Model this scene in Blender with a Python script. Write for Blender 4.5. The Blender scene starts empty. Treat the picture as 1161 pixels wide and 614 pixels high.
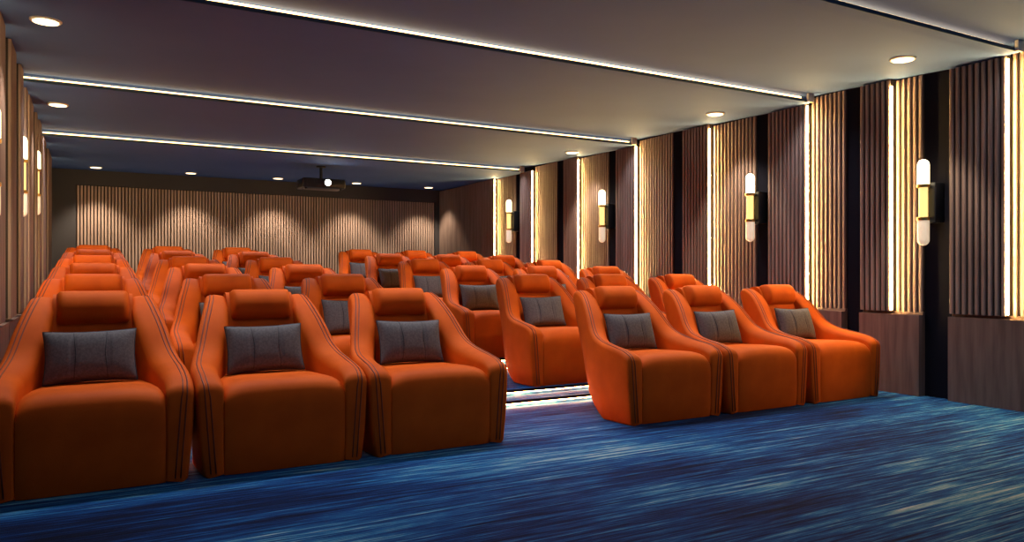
import bpy, math, random
from mathutils import Vector, Matrix
random.seed(4)
scene = bpy.context.scene
COL = scene.collection

# ------------------------------------------------------------------ helpers
def mesh_obj(name, verts, faces, mat, parent=None, smooth=False, mats=None, fmat=None, autosm=None):
    me = bpy.data.meshes.new(name)
    me.from_pydata([tuple(v) for v in verts], [], faces)
    me.materials.append(mat)
    for m in (mats or []): me.materials.append(m)
    if fmat:
        for i, p in enumerate(me.polygons): p.material_index = fmat[i]
    import bmesh
    bm = bmesh.new(); bm.from_mesh(me)
    bmesh.ops.recalc_face_normals(bm, faces=bm.faces)
    bm.to_mesh(me); bm.free()
    if smooth:
        for p in me.polygons: p.use_smooth = True
        if autosm is not None:
            for e in me.edges: pass
            me.set_sharp_from_angle(angle=math.radians(autosm))
    o = bpy.data.objects.new(name, me)
    COL.objects.link(o)
    if parent: o.parent = parent
    return o

def empty(name, loc=(0, 0, 0), rz=0):
    o = bpy.data.objects.new(name, None); COL.objects.link(o)
    o.location = loc; o.rotation_euler = (0, 0, rz); o.empty_display_size = .1
    return o

def tag(o, label, cat, group=None):
    o['label'] = label; o['category'] = cat
    if group: o['group'] = group
    return o

def struct(o):
    o['kind'] = 'structure'; return o

def box(x0, x1, y0, y1, z0, z1):
    v = [(x0,y0,z0),(x1,y0,z0),(x1,y1,z0),(x0,y1,z0),(x0,y0,z1),(x1,y0,z1),(x1,y1,z1),(x0,y1,z1)]
    f = [(0,3,2,1),(4,5,6,7),(0,1,5,4),(1,2,6,5),(2,3,7,6),(3,0,4,7)]
    return v, f

class MB:
    def __init__(s): s.v = []; s.f = []
    def add(s, vf):
        n = len(s.v); s.v += list(vf[0]); s.f += [tuple(i + n for i in q) for q in vf[1]]; return s
    nback = 0
    def build(s, name, mat, parent=None, **k):
        if s.nback: k['mats'] = [M['shadow_gap']]; k['fmat'] = [1]*s.nback + [0]*(len(s.f)-s.nback)
        return mesh_obj(name, s.v, s.f, mat, parent, **k)

def tube(path, r, n=8, closed=False):
    """tube along a poly-line of points"""
    P = [Vector(p) for p in path]; v = []; f = []
    up = None
    for i, p in enumerate(P):
        if closed: t = P[(i+1) % len(P)] - P[i-1]
        else: t = P[min(i+1, len(P)-1)] - P[max(i-1, 0)]
        t.normalize()
        if up is None:
            up = Vector((0,0,1)) if abs(t.z) < .9 else Vector((1,0,0))
        a = (up - t * up.dot(t)).normalized(); up = a
        b = t.cross(a)
        for k in range(n):
            q = 2*math.pi*k/n
            v.append(p + a*math.cos(q)*r + b*math.sin(q)*r)
    m = len(P)
    for i in range(m if closed else m-1):
        j = (i+1) % m
        for k in range(n):
            f.append((i*n+k, i*n+(k+1) % n, j*n+(k+1) % n, j*n+k))
    if not closed:
        f.append(tuple(range(n))); f.append(tuple((m-1)*n+k for k in range(n)))
    return v, f

def lathe(prof, n=24, c=(0,0,0)):
    """prof: (r, z) pairs bottom to top, closed with caps"""
    v = []; f = []
    for r, z in prof:
        for k in range(n):
            q = 2*math.pi*k/n
            v.append((c[0]+r*math.cos(q), c[1]+r*math.sin(q), c[2]+z))
    for i in range(len(prof)-1):
        for k in range(n):
            f.append((i*n+k, i*n+(k+1) % n, (i+1)*n+(k+1) % n, (i+1)*n+k))
    f.append(tuple(range(n))); f.append(tuple((len(prof)-1)*n+k for k in range(n)))
    return v, f

def rbox(x0, x1, y0, y1, z0, z1, r=.01, seg=3):
    """box with rounded vertical edges and softened top and bottom"""
    v = []; f = []
    def ring(ins, z):
        out = []
        rr = max(r - ins, .0005)
        for cx, cy, a0 in ((x1-r, y1-r, 0), (x0+r, y1-r, 90), (x0+r, y0+r, 180), (x1-r, y0+r, 270)):
            for k in range(seg+1):
                q = math.radians(a0 + 90*k/seg)
                out.append((cx+rr*math.cos(q), cy+rr*math.sin(q), z))
        return out
    rings = [ring(r*.7, z0), ring(r*.2, z0+r*.3), ring(0, z0+r), ring(0, z1-r), ring(r*.2, z1-r*.3), ring(r*.7, z1)]
    n = len(rings[0])
    for q in rings: v += q
    for i in range(len(rings)-1):
        for k in range(n):
            f.append((i*n+k, i*n+(k+1) % n, (i+1)*n+(k+1) % n, (i+1)*n+k))
    f.append(tuple(range(n))); f.append(tuple((len(rings)-1)*n+k for k in range(n)))
    return v, f

def lerp(tab, x):
    if x <= tab[0][0]: return tab[0][1]
    for (a, b), (c, d) in zip(tab, tab[1:]):
        if x <= c: return b + (d-b)*(x-a)/(c-a)
    return tab[-1][1]

# ------------------------------------------------------------------ materials
def mat(name, col, rough=.6, metal=0, emit=None, estr=0, spec=.5, sheen=0):
    m = bpy.data.materials.new(name); m.use_nodes = True
    b = m.node_tree.nodes['Principled BSDF']
    b.inputs['Base Color'].default_value = (*col, 1)
    b.inputs['Roughness'].default_value = rough
    b.inputs['Metallic'].default_value = metal
    b.inputs['Specular IOR Level'].default_value = spec
    if sheen:
        b.inputs['Sheen Weight'].default_value = sheen
        b.inputs['Sheen Roughness'].default_value = .4
    if emit:
        b.inputs['Emission Color'].default_value = (*emit, 1)
        b.inputs['Emission Strength'].default_value = estr
    return m

def noise_mix(m, c1, c2, scale, vec=(1,1,1), detail=4, lo=.35, hi=.65, bump=0, bscale=None, extra=None):
    nt = m.node_tree; N = nt.nodes; L = nt.links; b = N['Principled BSDF']
    tc = N.new('ShaderNodeTexCoord'); mp = N.new('ShaderNodeMapping')
    mp.inputs['Scale'].default_value = vec
    L.new(tc.outputs['Object'], mp.inputs['Vector'])
    n = N.new('ShaderNodeTexNoise'); n.inputs['Scale'].default_value = scale; n.inputs['Detail'].default_value = detail
    L.new(mp.outputs['Vector'], n.inputs['Vector'])
    r = N.new('ShaderNodeValToRGB')
    r.color_ramp.elements[0].position = lo; r.color_ramp.elements[0].color = (*c1, 1)
    r.color_ramp.elements[1].position = hi; r.color_ramp.elements[1].color = (*c2, 1)
    L.new(n.outputs['Fac'], r.inputs['Fac']); L.new(r.outputs['Color'], b.inputs['Base Color'])
    if bump:
        bn = N.new('ShaderNodeTexNoise'); bn.inputs['Scale'].default_value = bscale or scale*3
        L.new(mp.outputs['Vector'], bn.inputs['Vector'])
        bp = N.new('ShaderNodeBump'); bp.inputs['Strength'].default_value = bump; bp.inputs['Distance'].default_value = .01
        L.new(bn.outputs['Fac'], bp.inputs['Height']); L.new(bp.outputs['Normal'], b.inputs['Normal'])
    return m

M = {}
M['orange'] = noise_mix(mat('orange_upholstery', (.75,.14,.01), .65, spec=.12), (.60,.086,.003), (.69,.106,.004), 6, bump=.12, bscale=220)
M['pipe'] = mat('piping_leather', (.20,.028,.003), .6)
M['grey'] = noise_mix(mat('grey_fabric', (.09,.08,.085), .85), (.088,.072,.070), (.13,.108,.105), 90, vec=(1,1,1), bump=.25, bscale=400)
M['seam'] = mat('seam_thread', (.03,.026,.028), .9)
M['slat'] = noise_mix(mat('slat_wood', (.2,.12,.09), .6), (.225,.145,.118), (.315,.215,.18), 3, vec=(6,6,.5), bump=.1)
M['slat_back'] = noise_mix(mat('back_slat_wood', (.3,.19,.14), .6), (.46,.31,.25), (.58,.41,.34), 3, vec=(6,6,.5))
M['dado'] = noise_mix(mat('dado_wood', (.10,.06,.05), .55), (.12,.072,.058), (.19,.122,.10), 3, vec=(7,7,.6), bump=.08)
M['black'] = mat('black_wall_lining', (.006,.006,.012), .9, spec=.1)
M['ink'] = mat('black_lacquer', (.012,.012,.014), .35)
M['frame'] = mat('dark_wall_paint', (.06,.053,.058), .8)
M['ceil'] = noise_mix(mat('ceiling_paint', (.4,.4,.45), .8), (.070,.148,.40), (.078,.160,.42), 1.5)
M['lip'] = mat('ceiling_lip_paint', (.06,.10,.15), .8, spec=.2)
M['shadow_gap'] = mat('slat_backing', (.03,.02,.017), .9)
M['brass'] = mat('brass', (.85,.55,.16), .28, metal=1)
M['opal'] = mat('opal_glass_lit', (.9,.85,.75), .3, emit=(1,.80,.46), estr=5)
M['opal_low'] = mat('opal_glass_low', (.75,.66,.6), .3, emit=(1,.74,.46), estr=.55)
M['brassglow'] = mat('brass_lit_core', (.85,.55,.12), .35, metal=.6, emit=(1,.68,.24), estr=1.3)
M['led'] = mat('led_warm', (1,1,1), .5, emit=(1,.63,.21), estr=330)
M['led_left'] = mat('led_warm_left', (1,1,1), .5, emit=(1,.72,.32), estr=12)
M['cove'] = mat('led_cove', (1,1,1), .5, emit=(1,.58,.20), estr=7)
M['steplight'] = mat('led_step', (1,1,1), .5, emit=(1,.28,.08), estr=130)
M['lens'] = mat('downlight_lens', (1,1,1), .5, emit=(1,.72,.38), estr=4.5)
M['ring'] = mat('downlight_ring', (.75,.70,.62), .4)
M['plens'] = mat('projector_beam_lens', (1,1,1), .2, emit=(1,.9,.66), estr=60)
M['dark_metal'] = mat('dark_metal', (.03,.03,.034), .4, metal=.6)

def carpet():
    m = bpy.data.materials.new('carpet'); m.use_nodes = True
    nt = m.node_tree; N = nt.nodes; L = nt.links; b = N['Principled BSDF']
    b.inputs['Roughness'].default_value = .95; b.inputs['Specular IOR Level'].default_value = .15
    tc = N.new('ShaderNodeTexCoord')
    def nz(vec, scale, detail, rough=.6, dist=0):
        mp = N.new('ShaderNodeMapping'); mp.inputs['Scale'].default_value = vec
        mp.inputs['Rotation'].default_value = (0,0,math.radians(2.0))
        L.new(tc.outputs['Object'], mp.inputs['Vector'])
        n = N.new('ShaderNodeTexNoise'); n.inputs['Scale'].default_value = scale
        n.inputs['Detail'].default_value = detail; n.inputs['Roughness'].default_value = rough
        n.inputs['Distortion'].default_value = dist
        L.new(mp.outputs['Vector'], n.inputs['Vector']); return n.outputs['Fac']
    def math_(op, a, b_):
        q = N.new('ShaderNodeMath'); q.operation = op
        for i, s in enumerate((a, b_)):
            if isinstance(s, (int, float)): q.inputs[i].default_value = s
            else: L.new(s, q.inputs[i])
        return q.outputs[0]
    streak = nz((.55, 16, 1), 2.4, 6, .75)
    fine = nz((1.6, 60, 1), 2.2, 3, .7)
    patch = nz((.28, 1.1, 1), 1.5, 3, .55, .3)
    a = math_('MULTIPLY', streak, .58); c = math_('MULTIPLY', fine, .27); d = math_('MULTIPLY', patch, .42)
    s = math_('SUBTRACT', math_('ADD', math_('ADD', a, c), d), .04)
    r = N.new('ShaderNodeValToRGB'); e = r.color_ramp.elements
    e[0].position = .46; e[0].color = (.0008,.003,.016,1)
    e[1].position = .765; e[1].color = (.80,.74,.60,1)
    for p, cc in ((.525,(.0015,.010,.055)),(.575,(.003,.034,.145)),(.62,(.007,.085,.26)),(.655,(.028,.20,.38)),(.70,(.22,.40,.43))):
        q = e.new(p); q.color = (*cc, 1)
    L.new(s, r.inputs['Fac']); L.new(r.outputs['Color'], b.inputs['Base Color'])
    bn = N.new('ShaderNodeTexNoise'); bn.inputs['Scale'].default_value = 350
    L.new(tc.outputs['Object'], bn.inputs['Vector'])
    bp = N.new('ShaderNodeBump'); bp.inputs['Strength'].default_value = .5; bp.inputs['Distance'].default_value = .01
    L.new(bn.outputs['Fac'], bp.inputs['Height']); L.new(bp.outputs['Normal'], b.inputs['Normal'])
    return m
M['carpet'] = carpet()

# ------------------------------------------------------------------ dimensions (metres; y runs away from the screen end)
XL, XR = -.64, 5.99          # wall linings
YF, YB = -2.2, 13.56
ROW0, PITCH, RISE, NR = 3.947, 1.2606, .0924, 6
COVES = [(3.05, 2.62), (4.87, 2.615), (7.50, 2.61), (10.30, 2.61)]
FILL_W = 50
ORD = ['first','second','third','fourth','fifth','sixth','seventh','eighth','ninth','tenth']

# ------------------------------------------------------------------ floor with its shallow steps
prof = [(YF, 0)]
risers = []
for r in range(1, NR):
    y2 = ROW0 + r*PITCH - .03; y1 = y2 - .215
    z0 = (r-1)*RISE; z1 = z0 + RISE/2; z2 = z0 + RISE
    prof += [(y1, z0), (y1, z1), (y2, z1), (y2, z2)]
    risers += [(y1, z0, z1), (y2, z1, z2)]
prof += [(YB+.3, (NR-1)*RISE)]
v = []; f = []
full = prof + [(YB+.3, -.2), (YF, -.2)]
for x in (XL-.2, XR+.2):
    for y, z in full: v.append((x, y, z))
n = len(full)
for i in range(n): f.append((i, (i+1) % n, n+(i+1) % n, n+i))
f.append(tuple(range(n))); f.append(tuple(range(n, 2*n)))
struct(mesh_obj('floor', v, f, M['carpet']))

tn = 1
for k, (y, z0, z1) in enumerate(risers[:6]):
    # dark nosing that overhangs each riser a little, with a light strip tucked under it
    o = MB().add(box(XL+.11, XR-.11, y-.026, y+.004, z1-.008, z1+.002)).add(box(XL+.11, XR-.11, y-.026, y-.021, z1-.017, z1-.008)).build('trim_%d' % tn, M['black']); struct(o); tn += 1
    if k < 4:
        o = MB().add(box(XL+.13, XR-.13, y-.018, y-.002, z1-.023, z1-.0085)).build('step_light', M['steplight'])
        tag(o, 'warm white strip light under the %s carpeted step behind the front row' % ORD[k], 'strip light', 'step strip lights')

# ------------------------------------------------------------------ walls
struct(MB().add(box(XL-.2, XL, YF, YB+.3, 0, 2.95)).build('wall_left', M['black']))
struct(MB().add(box(XR, XR+.2, YF, YB+.3, 0, 2.95)).build('wall_right', M['black']))
# back wall: dark surround with a shallow recess that holds the slats
struct(MB().add(box(XL-.2, XR+.2, YB+.10, YB+.3, 0, 2.95)).build('wall_back', M['frame']))
for bb in ((XL, -.24, YB, YB+.099, (NR-1)*RISE, 2.72), (5.83, XR, YB, YB+.099, (NR-1)*RISE, 2.72), (-.24, 5.83, YB, YB+.099, 2.40, 2.72)):
    struct(MB().add(box(*bb)).build('trim_%d' % tn, M['frame'])); tn += 1

def slat_sheet(y0, y1, z0, z1, xb, face, depth, pitch, w, axis='y'):
    """backing sheet with vertical ribs; runs along y (side walls) or x (back wall).
    xb: back plane, face: front plane of the ribs (xb -> face gives direction)"""
    m = MB()
    sgn = 1 if face > xb else -1
    base = face - sgn*depth
    def bx(a0, a1, p0, p1):
        lo, hi = min(p0, p1), max(p0, p1)
        if axis == 'y': m.add(box(lo, hi, a0, a1, z0, z1))
        else: m.add(box(a0, a1, lo, hi, z0, z1))
    bx(y0, y1, xb, base)
    L = y1-y0; n = max(1, round(L/pitch)); p = L/n; g = p - w*p/pitch
    for i in range(n):
        a0 = y0+i*p+g/2; a1 = a0+p-g
        # rib with chamfered nose
        c = (a1-a0)*.22
        prof = [(a0, base), (a0, face-sgn*c), (a0+c, face), (a1-c, face), (a1, face-sgn*c), (a1, base)]
        vv = []
        for z in (z0, z1):
            for q, d in prof: vv.append((d, q, z) if axis == 'y' else (q, d, z))
        k = len(prof)
        ff = [(j, (j+1) % k, k+(j+1) % k, k+j) for j in range(k-1)] + [tuple(range(k)), tuple(range(k, 2*k))]
        m.add((vv, ff))
    m.nback = 6
    return m

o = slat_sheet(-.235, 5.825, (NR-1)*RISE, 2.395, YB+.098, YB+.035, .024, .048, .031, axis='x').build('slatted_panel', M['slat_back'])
tag(o, 'long slatted timber panel filling the back wall behind the seats', 'wall panel')

# side walls: (near y, far y) of black slots; between them a raised panel then a recessed panel
LEDS = [1.80, 3.09, 4.02, 4.88, 6.18, 7.46, 8.74, 10.0, 11.25]
BLACK = [(1.30,1.45), (2.62,2.78), (3.57,3.77), (4.37,4.50), (5.42,5.56), (6.69,6.83), (7.97,8.10), (9.22,9.37), (10.50,10.61)]
def ceil_z(y):
    e = [YF] + [c[0] for c in COVES] + [YB]
    for i in range(len(e)-1):
        if y <= e[i+1]+1e-6:
            zl = 2.63 if i == 0 else COVES[i-1][1]
            return zl + (2.69-zl)*(y-e[i])/(e[i+1]-e[i]) if i < len(e)-2 else zl+.03*(y-e[i])/(e[i+1]-e[i])
    return 2.64
ZP = 2.605
def top(a, b): return min(ceil_z(a), ceil_z((a+b)/2)) - .004 if not any(a <= c[0] < b and c[0]-a < .2 for c in COVES) else ZP
def lower_panel(x0, x1, ya, yb, xb0, xb1):
    d = MB()
    cuts = [ya] + [r[0] for r in risers if ya < r[0] < yb] + [yb]     # its foot follows the floor steps
    for a, c in zip(cuts, cuts[1:]):
        zz = 0
        for r in risers:
            if (a+c)/2 > r[0]: zz = r[2]
        d.add(box(x0, x1, a, c, zz+.001, .665))
    d.add(box(xb0, xb1, ya, yb, .665, .69))
    return d.build('lower_panel', M['dado'])

# right wall: the light strip sits on the near edge of every raised panel
wx, sg = XR, -1
for i, (yl, (b0, b1)) in enumerate(zip(LEDS, BLACK)):
    if i < 1: continue
    nb = BLACK[i+1][0] - .068*BLACK[i+1][0]/6 if i+1 < len(BLACK) else YB-.002
    nm = ORD[i-1]
    o = slat_sheet(b1, yl-.001, .69, min(ceil_z(b1), ceil_z(yl-.05))-.004, wx-.001, wx-.026, .016, .050, .031).build('slatted_panel', M['slat'])
    tag(o, 'lit recessed slatted panel, %s from the screen end of the right wall' % nm, 'wall panel', 'lit slatted panels on the right wall')
    o = slat_sheet(yl, nb, .69, top(yl, nb) if not any(yl <= c[0] < nb for c in COVES) else ZP, wx-.001, wx-.085, .018, .050, .031).build('slatted_panel', M['slat'])
    tag(o, 'raised dark brown slatted panel, %s from the screen end of the right wall' % nm, 'wall panel', 'raised slatted panels on the right wall')
    o = MB().add(box(wx-.076, wx-.066, yl-.005, yl-.0015, .70, ZP-.01)).build('light_strip', M['led'])
    tag(o, 'tall warm light strip between slats, %s from the screen end of the right wall' % nm, 'strip light', 'vertical light strips on the right wall')
    o = lower_panel(wx-.084, wx-.001, b1, nb, wx-.03, wx-.001)
    tag(o, 'plain brown timber lower panel, %s from the screen end of the right wall' % nm, 'wall panel', 'plain lower panels on the right wall')

# left wall: raised fins whose light strips face away from the screen
wx, sg = XL, 1
FIN = [(5.00,5.30,5.42), (5.62,5.95,6.28), (6.32,6.75,7.10), (7.15,7.40,7.50), (7.70,7.90,8.00), (8.05,8.60,9.00), (9.05,9.20,9.30), (9.55,9.90,10.2), (10.25,10.8,11.3), (11.35,12.2,YB-.002)]
for i, (a, b_, c) in enumerate(FIN):
    nm = ORD[i]
    o = slat_sheet(a, b_, .69, top(a, b_) if not any(a-.06 <= c[0] < b_ for c in COVES) else ZP, wx+.001, wx+.135, .020, .050, .031).build('slatted_panel', M['slat'])
    tag(o, 'raised slatted fin panel, %s from the screen end of the left wall' % nm, 'wall panel', 'raised slatted panels on the left wall')
    o = slat_sheet(b_+.001, c, .69, ZP, wx+.001, wx+.040, .020, .050, .031).build('slatted_panel', M['slat'])
    tag(o, 'recessed slatted panel behind the %s raised fin of the left wall' % nm, 'wall panel', 'recessed slatted panels on the left wall')
    o = MB().add(box(wx+.06, wx+.10, b_+.0015, b_+.012, .70, ZP-.01)).build('light_strip', M['led_left'])
    tag(o, 'tall warm light strip behind the %s raised fin of the left wall' % nm, 'strip light', 'vertical light strips on the left wall')
    o = lower_panel(wx+.001, wx+.125, a, c, wx+.001, wx+.05)
    tag(o, 'plain brown timber lower panel, %s from the screen end of the left wall' % nm, 'wall panel', 'plain lower panels on the left wall')

# ------------------------------------------------------------------ ceiling: saw-tooth slabs with a lit gap above each lip
cm = MB()
edges = [YF] + [c[0] for c in COVES] + [YB+.3]
for i in range(5):
    y0, y1 = edges[i], edges[i+1]
    z0 = 2.63 if i == 0 else COVES[i-1][1]
    z1 = 2.695 if i < 4 else 2.64
    s = (z1-z0)/(y1-y0)
    ya = y0-.05 if i else y0; yb_ = y1+.06 if i < 4 else y1
    za = z0; zb = z1
    x0, x1 = XL-.2, XR+.2
    ystart = y0+.055 if i else y0
    # slab body
    zs = z0 + s*(ystart-y0)
    cm.add(([(x0,ystart,zs),(x1,ystart,zs),(x1,yb_,zb),(x0,yb_,zb),(x0,ystart,3.0),(x1,ystart,3.0),(x1,yb_,3.0),(x0,yb_,3.0)],
            [(0,3,2,1),(4,5,6,7),(0,1,5,4),(1,2,6,5),(2,3,7,6),(3,0,4,7)]))
struct(cm.build('ceiling', M['ceil']))
for i, (yc, zc) in enumerate(COVES):
    o = MB().add(box(XL+.10, XR-.09, yc-.05, yc+.056, zc-.002, zc+.022)).build('trim_%d' % tn, M['ceil']); struct(o); tn += 1
    o = MB().add(box(XL+.10, XR-.09, yc-.054, yc-.0505, zc-.003, zc+.023)).build('trim_%d' % tn, M['lip']); struct(o); tn += 1
    o = MB().add(box(XL+.12, XR-.12, yc+.040, yc+.053, zc+.024, zc+(.078,.070,.056,.052)[i])).build('cove_light', M['cove'])
    tag(o, 'long warm white cove light in the ceiling step, %s from the screen end' % ORD[i], 'strip light', 'ceiling cove lights')
    ld = bpy.data.lights.new('added_top_fill', 'AREA'); ld.shape = 'RECTANGLE'; ld.size = XR-XL-.3; ld.size_y = .028  # unseen fill lamp, added under the lip to light the chair tops
    ld.energy = FILL_W*(.20,1.05,1.05,1.05)[i]; ld.color = (.88, .90, 1)
    l = bpy.data.objects.new('added_top_fill', ld); COL.objects.link(l); l.parent = o
    l.location = ((XL+XR)/2, yc-.030, zc-.008); l.rotation_euler = (math.radians((4,-8,-8,-8)[i]), 0, 0); ld.spread = math.radians(110)
    # small pale bracket where the lip meets the right wall
    b = MB().add(rbox(XR-.16, XR-.087, yc-.080, yc-.0541, zc-.006, 2.692, .004)).build('lip_bracket', M['ring'], o, smooth=True, autosm=35)

# ------------------------------------------------------------------ downlights
def downlight(x, y, label, group, power, size=75, blend=.6, aim=(0,0), col=(1,.86,.68)):
    z = ceil_z(y)
    t = empty('downlight', (x, y, z)); tag(t, label, 'ceiling light', group)
    MB().add(lathe([(.055,-.001),(.074,-.012),(.085,-.012),(.092,-.006),(.092,0)], 28)).build('ring', M['ring'], t, smooth=True, autosm=40)
    MB().add(lathe([(.074,-.0135),(.074,-.012)], 28)).build('lens', M['lens'], t)
    ld = bpy.data.lights.new('downlight_beam', 'SPOT'); ld.energy = power; ld.color = col
    ld.spot_size = math.radians(size); ld.spot_blend = blend; ld.shadow_soft_size = .05
    l = bpy.data.objects.new('downlight_beam', ld); COL.objects.link(l); l.parent = t
    l.location = (0, 0, -.04)
    l.rotation_euler = (math.radians(aim[0]), math.radians(aim[1]), 0)
    return t
P1 = 95
for i, (x, y) in enumerate([(5.36,1.55),(5.38,3.56),(5.54,5.70),(5.60,8.42)]):
    if i == 0: lab = 'round ceiling downlight near the right wall, nearest the screen'
    else: lab = 'round recessed downlight near the right wall, %s behind the screen end one' % ORD[i-1]
    downlight(x, y, lab, 'downlights along the right wall', P1*(1.4,.8,.8,.8)[i], size=(60,55,75,75)[i], aim=(0,-12 if i else 0))
for i, (x, y) in enumerate([(-.27,5.71),(-.30,8.46)]):
    downlight(x, y, 'round recessed downlight by the left wall, %s from the screen end' % ORD[i], 'downlights along the left wall', P1*.7)
for i, x in enumerate([.03, 1.37, 2.74, 4.11, 5.5]):
    downlight(x, 13.12, 'small round downlight over the back wall panel, %s from the left' % ORD[i], 'downlights over the back wall', 100, size=96, blend=.6, col=(1,.82,.58))

# ------------------------------------------------------------------ wall sconces
def capsule_prof(r, z0, z1, top=True, bot=True, n=6):
    p = []
    if bot:
        for k in range(n+1):
            a = math.pi/2*(1-k/n); p.append((max(r*math.cos(a), .0006), z0+r-r*math.sin(a)))
    else: p.append((r, z0))
    if top:
        for k in range(n+1):
            a = math.pi/2*k/n; p.append((max(r*math.cos(a), .0006), z1-r+r*math.sin(a)))
    else: p.append((r, z1))
    return p
def sconce(side, y, zc, label):
    sg, wx = (-1, XR) if side == 'right' else (1, XL)
    t = empty('wall_sconce', (wx, y, zc)); tag(t, label, 'wall light', 'tube sconces on the %s wall' % side)
    cx = sg*(.18 if side == 'right' else .105)
    x0, x1 = sorted((sg*.001, sg*.125))
    MB().add(rbox(x0, x1, -.065, .065, -.16, .16, .008)).build('back_box', M['ink'], t, smooth=True, autosm=35)
    for dz in (-.10, .10):
        MB().add(tube([(sg*.115,0,dz),(cx,0,dz)], .009, 10)).build('bracket_arm', M['brass'], t, smooth=True, autosm=40)
    MB().add(lathe(capsule_prof(.044, .13, .345, bot=False), 24, (cx,0,0))).build('upper_glass', M['opal'], t, smooth=True, autosm=50)
    MB().add(lathe(capsule_prof(.044, -.345, -.13, top=False), 24, (cx,0,0))).build('lower_glass', M['opal_low'], t, smooth=True, autosm=50)
    MB().add(lathe([(.033,-.135),(.033,.135)], 24, (cx,0,0))).build('brass_core', M['brassglow'], t, smooth=True, autosm=50)
    for z in (-.145, .118):
        MB().add(lathe([(.047,z),(.049,z+.005),(.049,z+.022),(.047,z+.027)], 24, (cx,0,0))).build('collar', M['brass'], t, smooth=True, autosm=40)
for i, (y, z, nm) in enumerate([(3.67,1.575,'nearest the screen'),(5.49,1.675,'second from the screen end'),(8.03,1.76,'third from the screen end'),(10.555,1.85,'farthest from the screen')]):
    sconce('right', y, z, 'tubular opal and brass wall sconce on the right wall, %s' % nm)
for i, (y, z, nm) in enumerate([(5.49,1.675,'nearest the screen'),(7.60,1.83,'second from the screen end'),(9.42,1.97,'farthest from the screen')]):
    sconce('left', y, z, 'tubular opal and brass wall sconce on the left wall, %s' % nm)

# ------------------------------------------------------------------ ceiling projector
pz = 2.36
t = empty('projector', (2.99, 11.05, pz)); tag(t, 'black projector hanging from the ceiling on a pole, lens glowing', 'projector')
MB().add(rbox(-.33, .31, -.0, .42, -.085, .055, .03, 5)).build('body', M['ink'], t, smooth=True, autosm=40)
MB().add(tube([(-.01,.2,.05),(-.01,.2,ceil_z(11.25)-pz-.01)], .022, 14)).build('ceiling_pole', M['dark_metal'], t, smooth=True, autosm=40)
MB().add(lathe([(.07,0),(.07,.02)], 24, (-.01,.2,ceil_z(11.25)-pz-.022))).build('ceiling_plate', M['dark_metal'], t, smooth=True, autosm=40)
def disc_y(r, y0, y1, c, n=28):
    v, f = lathe([(r, 0), (r, y1-y0)], n)
    return [(c[0]+p[0], y0+p[2], c[1]+p[1]) for p in v], f
MB().add(disc_y(.062, -.035, .01, (.03,-.01))).build('lens_barrel', M['dark_metal'], t, smooth=True, autosm=40)
MB().add(disc_y(.042, -.040, -.036, (.03,-.01))).build('lens', M['plens'], t)
g = MB()
for k in range(7): g.add(box(-.27, -.10, -.004, -.0005, -.055+k*.014, -.048+k*.014))
g.build('vent_grille', M['dark_metal'], t)
b = MB()
for x in (-.27, .25):
    b.add(lathe([(.018,0),(.018,.02)], 12, (x,.06,-.105)))
b.build('foot', M['dark_metal'], t)

# ------------------------------------------------------------------ the armchair
ZT = [(0,.425),(.006,.440),(.02,.458),(.05,.475),(.10,.492),(.18,.506),(.26,.518),(.34,.533),(.41,.553),(.46,.580),(.50,.615),(.54,.665),(.58,.715),(.63,.768),(.68,.812),(.73,.846),(.78,.870),(.81,.878),(.84,.872),(.86,.855)]
ZBT = [(0,.0),(.30,.0),(.38,.05),(.50,.15),(.62,.33),(.72,.50),(.80,.67),(.86,.835)]
XO = [(0,.426),(.05,.432),(.20,.432),(.32,.428),(.42,.412),(.50,.388),(.58,.360),(.66,.332),(.74,.310),(.82,.298),(.86,.292)]
XI = [(0,.303),(.20,.303),(.34,.290),(.44,.262),(.52,.232),(.60,.200),(.68,.184),(.76,.180),(.86,.180)]
def smooth_tab(tab, x, h=.02):
    return sum(lerp(tab, x+d*h) for d in (-1,-.5,0,.5,1))/5
def stations():
    s = [0,.004,.010,.02,.035,.05,.075]
    a = .10
    while a < .84: s.append(round(a,4)); a += .02
    return s + [.84,.85,.858]
def top_z(s): return lerp(ZT, s) if s < .05 or s > .80 else smooth_tab(ZT, s)
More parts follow.
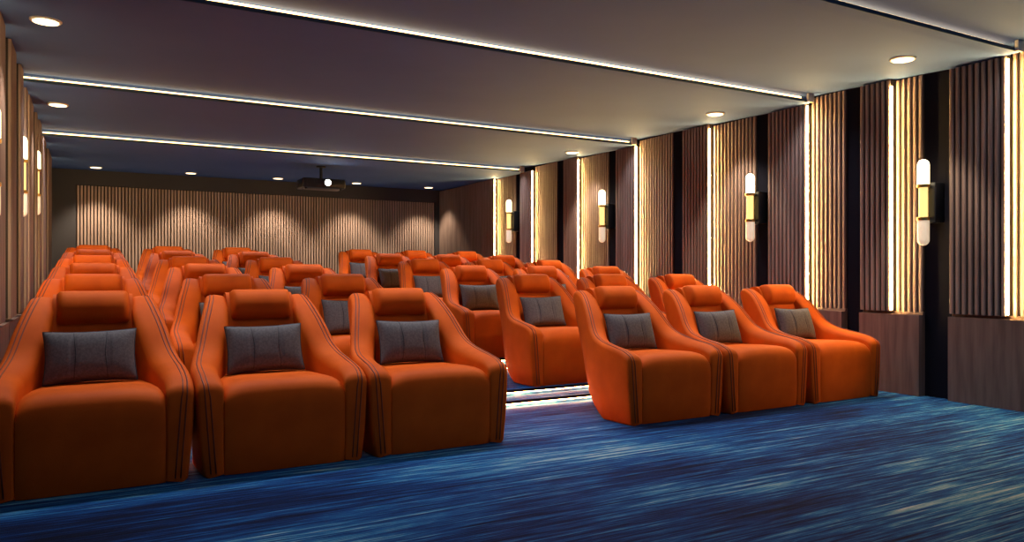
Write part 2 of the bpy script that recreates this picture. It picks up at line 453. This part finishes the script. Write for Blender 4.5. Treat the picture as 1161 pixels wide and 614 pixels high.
def arm_mesh(sg):
    v = []; rings = 0; f = []
    for s in stations():
        xo, xi = smooth_tab(XO, s), smooth_tab(XI, s)
        zt, zb = top_z(s), lerp(ZBT, s)
        ins = 0
        if s < .02: ins = .014*(1-math.sqrt(max(0,1-((.02-s)/.02)**2)))
        if s > .84: ins = .012*(s-.84)/.018
        xo -= ins; xi += ins
        flare = .030*(1-min(1, s/.5))
        def X(x, z):      # the outer face leans out towards the top
            t = min(1, max(0, z/.42)); return x-flare*(1-t)
        H = zt-zb
        ro = min(.032, H*.4); ri = min(.030, H*.4); kk = 1-.85*min(1, max(0, (s-.46)/.20)); rx = ri+min(.048, (xo-xi)*.42)*min(1, .35+s/.4)*kk; rz = min(ri+.035*min(1, s/.35)*kk, H*.5)
        pts = []
        pts.append((X(xo, zb)-.012, zb)); pts.append((X(xo, zb+.012), zb+min(.012,H*.2)))
        for k in (.35,.7): pts.append((X(xo, zb+H*k)+.006*math.sin(math.pi*k), zb+(H-ro)*k))
        for k in range(6):
            a = math.pi/2*k/5; pts.append((xo-ro+ro*math.cos(a), zt-ro+ro*math.sin(a)))
        pts.append(((xo-ro+xi+rx)/2, zt+.003))
        for k in range(6):
            a = math.pi/2*k/5; pts.append((xi+rx-rx*math.sin(a), zt-rz+rz*math.cos(a)))
        pts.append((xi, zb+H*.5)); pts.append((xi, zb+min(.01,H*.2)))
        for x, z in pts: v.append((sg*x, s, z))
        n = len(pts); rings += 1
    for i in range(rings-1):
        for k in range(n): f.append((i*n+k, i*n+(k+1) % n, (i+1)*n+(k+1) % n, (i+1)*n+k))
    f.append(tuple(range(n))); f.append(tuple((rings-1)*n+k for k in range(n)))
    return v, f
def pipe_path(sg, outer):
    off = .030 if outer else .050
    p = []
    for z in (.02,.12,.22,.32,.40):
        p.append((sg*(.426-.030*(1-min(1,z/.42))-off-(0 if outer else .004)), -.001, z))
    for s in [.002,.010,.02,.035,.05,.075]+[.10+.02*k for k in range(37)]:
        p.append((sg*(smooth_tab(XO, s)-off), s, top_z(s)+.001))
    return p
def seat_mesh():
    # profile of the top from front bottom round the nose to the back
    prof = [(0.004,.004),(-.004,.06),(-.006,.16),(-.006,.26),(-.006,.33),(-.004,.375),(.004,.405),(.018,.428),(.040,.446),(.075,.457),(.13,.460),(.22,.457),(.34,.450),(.46,.444),(.60,.44)]
    xs = [-1,-.985,-.95,-.88,-.75,-.55,-.3,0,.3,.55,.75,.88,.95,.985,1]
    v = []; f = []
    for y, z in prof:
        for u in xs:
            a = abs(u)
            drop = .034*a**5 + .016*a**30
            pin = .010*a**12
            k = min(1, z/.44)
            v.append((u*.303, y+pin*(1 if z < .44 else 0)+(.0), z-drop*max(0,(k-.75)/.25)))
    n = len(xs); m = len(prof)
    for i in range(m-1):
        for k in range(n-1): f.append((i*n+k, i*n+k+1, (i+1)*n+k+1, (i+1)*n+k))
    # close the back and underside
    b0 = len(v)
    for u in xs: v.append((u*.303, .60, .30))
    for u in xs: v.append((u*.303, .30, .004))
    for rr, q in (((m-1)*n, b0), (b0, b0+n), (b0+n, 0)):
        for k in range(n-1): f.append((rr+k, rr+k+1, q+k+1, q+k))
    f.append(tuple(i*n for i in range(m))+(b0, b0+n)); f.append(tuple(i*n+n-1 for i in range(m))+(b0+n-1, b0+2*n-1))
    return v, f
def back_mesh():
    front = [(.60,.36),(.605,.44),(.618,.52),(.635,.60),(.655,.68),(.680,.76),(.705,.83),(.725,.868),(.745,.884),(.775,.892),(.81,.890),(.838,.876),(.852,.85)]
    rear = [(.835,.78),(.795,.66),(.715,.50),(.66,.40),(.61,.32)]
    prof = front+rear
    xs = [-1,-.9,-.6,0,.6,.9,1]
    v = []; f = []
    for y, z in prof:
        for u in xs: v.append((u*.19, y+.006*abs(u)**2, z))
    n = len(xs); m = len(prof)
    for i in range(m):
        j = (i+1) % m
        for k in range(n-1): f.append((i*n+k, i*n+k+1, j*n+k+1, j*n+k))
    f.append(tuple(i*n for i in range(m))); f.append(tuple(i*n+n-1 for i in range(m)))
    return v, f
def headrest_mesh():
    v = []; f = []
    nx = 22; na = 26; rings = []
    cy, cz, hz, hy = .706, .822, .090, .080
    tilt = math.radians(-26)
    for i in range(nx+1):
        u = -1+2*i/nx
        e = (1-abs(u)**14)**.45 if abs(u) < 1 else .0
        e = max(e, .02); e2 = .80+.20*e if abs(u) < 1 else .80
        for k in range(na):
            a = 2*math.pi*k/na
            ca, sa = math.cos(a), math.sin(a)
            yy = math.copysign(abs(ca)**.95, ca)*hy*e
            zz = math.copysign(abs(sa)**.95, sa)*hz*(.88+.12*e)
            y = cy+yy*math.cos(tilt)-zz*math.sin(tilt)
            z = cz+yy*math.sin(tilt)+zz*math.cos(tilt)
            v.append((u*.172, y, z))
    for i in range(nx):
        for k in range(na): f.append((i*na+k, i*na+(k+1) % na, (i+1)*na+(k+1) % na, (i+1)*na+k))
    f.append(tuple(range(na))); f.append(tuple(nx*na+k for k in range(na)))
    return v, f

def make_chair():
    t = empty('recliner_armchair')
    for sg in (1, -1):
        a = MB().add(arm_mesh(sg)).build('armrest', M['orange'], t, smooth=True, autosm=60)
        for outer in (True, False):
            MB().add(tube(pipe_path(sg, outer), .0034, 6)).build('piping', M['pipe'], a, smooth=True)
    MB().add(seat_mesh()).build('seat', M['orange'], t, smooth=True, autosm=60)
    MB().add(back_mesh()).build('backrest', M['orange'], t, smooth=True, autosm=50)
    MB().add(headrest_mesh()).build('headrest', M['orange'], t, smooth=True, autosm=70)
    return t

def make_cushion():
    t = empty('lumbar_cushion')
    w, h, th = .212, .138, .058
    nx, nz = 32, 20
    v = []; f = []
    def pt(u, w_, side):
        e = (max(0, 1-abs(u)**3.2)**.55)*(max(0, 1-abs(w_)**3.0)**.55)
        g = 1-.13*math.exp(-((abs(u)-.36)/.035)**2)
        x = u*w*(1-.055*(1-w_*w_)*abs(u)**3)
        z = w_*h*(1-.075*(1-u*u)*abs(w_)**3)
        return (x, side*(th*e*g+.002), z)
    for side in (-1, 1):
        for j in range(nz+1):
            for i in range(nx+1): v.append(pt(-1+2*i/nx, -1+2*j/nz, side))
    n = nx+1; S = n*(nz+1)
    for s in (0, S):
        for j in range(nz):
            for i in range(nx): f.append((s+j*n+i, s+j*n+i+1, s+(j+1)*n+i+1, s+(j+1)*n+i))
    rim = [i for i in range(n)] + [j*n+nx for j in range(1, nz+1)] + [nz*n+i for i in range(nx-1, -1, -1)] + [j*n for j in range(nz-1, 0, -1)]
    for a, b in zip(rim, rim[1:]+rim[:1]): f.append((a, b, S+b, S+a))
    c = MB().add((v, f)).build('cover', M['grey'], t, smooth=True)
    MB().add(tube([((v[i][0]), 0, v[i][2]) for i in rim], .0035, 6, closed=True)).build('edge_piping', M['seam'], t, smooth=True)
    for s in (-1, 1):
        p = []
        for j in range(1, nz):
            q = -1+2*j/nz
            u = s*(.36+.05*(1-abs(q))**1.0*(-1))
            a = pt(u, q, -1); p.append((a[0], a[1]-.0005, a[2]))
        MB().add(tube(p, .002, 5)).build('seam', M['seam'], c, smooth=True)
    return t

def copy_tree(o, parent=None):
    kids = list(o.children)
    c = o.copy(); COL.objects.link(c)
    if parent: c.parent = parent
    for ch in kids: copy_tree(ch, c)
    return c

chair0 = make_chair(); cush0 = make_cushion()
XC = [0, .8711, 1.7422, 3.4929, 4.3714, 5.2499]
seatname = ['leftmost seat against the left wall', 'middle seat of the left block', 'aisle seat of the left block',
            'aisle seat of the right block', 'middle seat of the right block', 'rightmost seat by the right wall']
cushname = ['against the left wall', 'middle of left block', 'left aisle seat', 'right aisle seat', 'middle of right block', 'by the right wall']
rown = ['front row', 'second row', 'third row', 'fourth row', 'fifth row', 'back row']
HIDE_CUSH = {(1,0),(1,4),(1,5),(2,0),(2,5),(3,0),(3,1),(4,0),(4,1),(4,4),(5,0),(5,1),(5,4),(5,5)}   # wholly behind other chairs in the photo
first = True; firstc = True
for r in range(NR):
    for k in range(6):
        c = chair0 if first else copy_tree(chair0); first = False
        c.location = (XC[k], ROW0+r*PITCH, r*RISE)
        tag(c, 'orange upholstered recliner armchair in the %s, %s' % (rown[r], seatname[k]), 'armchair', 'orange cinema recliners')
        if (r, k) in HIDE_CUSH: continue
        q = cush0 if firstc else copy_tree(cush0); firstc = False
        q.location = (XC[k]+random.uniform(-.012,.006)-.004, ROW0+r*PITCH+.505, r*RISE+.578)
        q.rotation_euler = (math.radians(-19), random.uniform(-.02,.03), random.uniform(-.03,.03))
        tag(q, 'grey lumbar cushion on the chair in the %s, %s' % (rown[r], cushname[k]), 'cushion', 'grey lumbar cushions')

# ------------------------------------------------------------------ world, camera, view
w = bpy.data.worlds.new('room_ambient'); scene.world = w; w.use_nodes = True
w.node_tree.nodes['Background'].inputs[0].default_value = (.17,.33,.88,1)
w.node_tree.nodes['Background'].inputs[1].default_value = .30

cam = bpy.data.cameras.new('camera'); co = bpy.data.objects.new('camera', cam); COL.objects.link(co)
co.location = (0, 0, 1.0)
co.rotation_euler = (math.radians(90), 0, -.5073)
cam.sensor_width = 36; cam.lens = 36*853.5/1161
cam.shift_y = 3.8/1161
cam.clip_start = .05
scene.camera = co
scene.view_settings.view_transform = 'Standard'
scene.view_settings.look = 'None'
scene.view_settings.gamma = 1
scene.view_settings.exposure = 0
scene.view_settings.use_curve_mapping = False
scene.cycles.use_denoising = True
scene.cycles.max_bounces = 6
scene.cycles.sample_clamp_indirect = 4
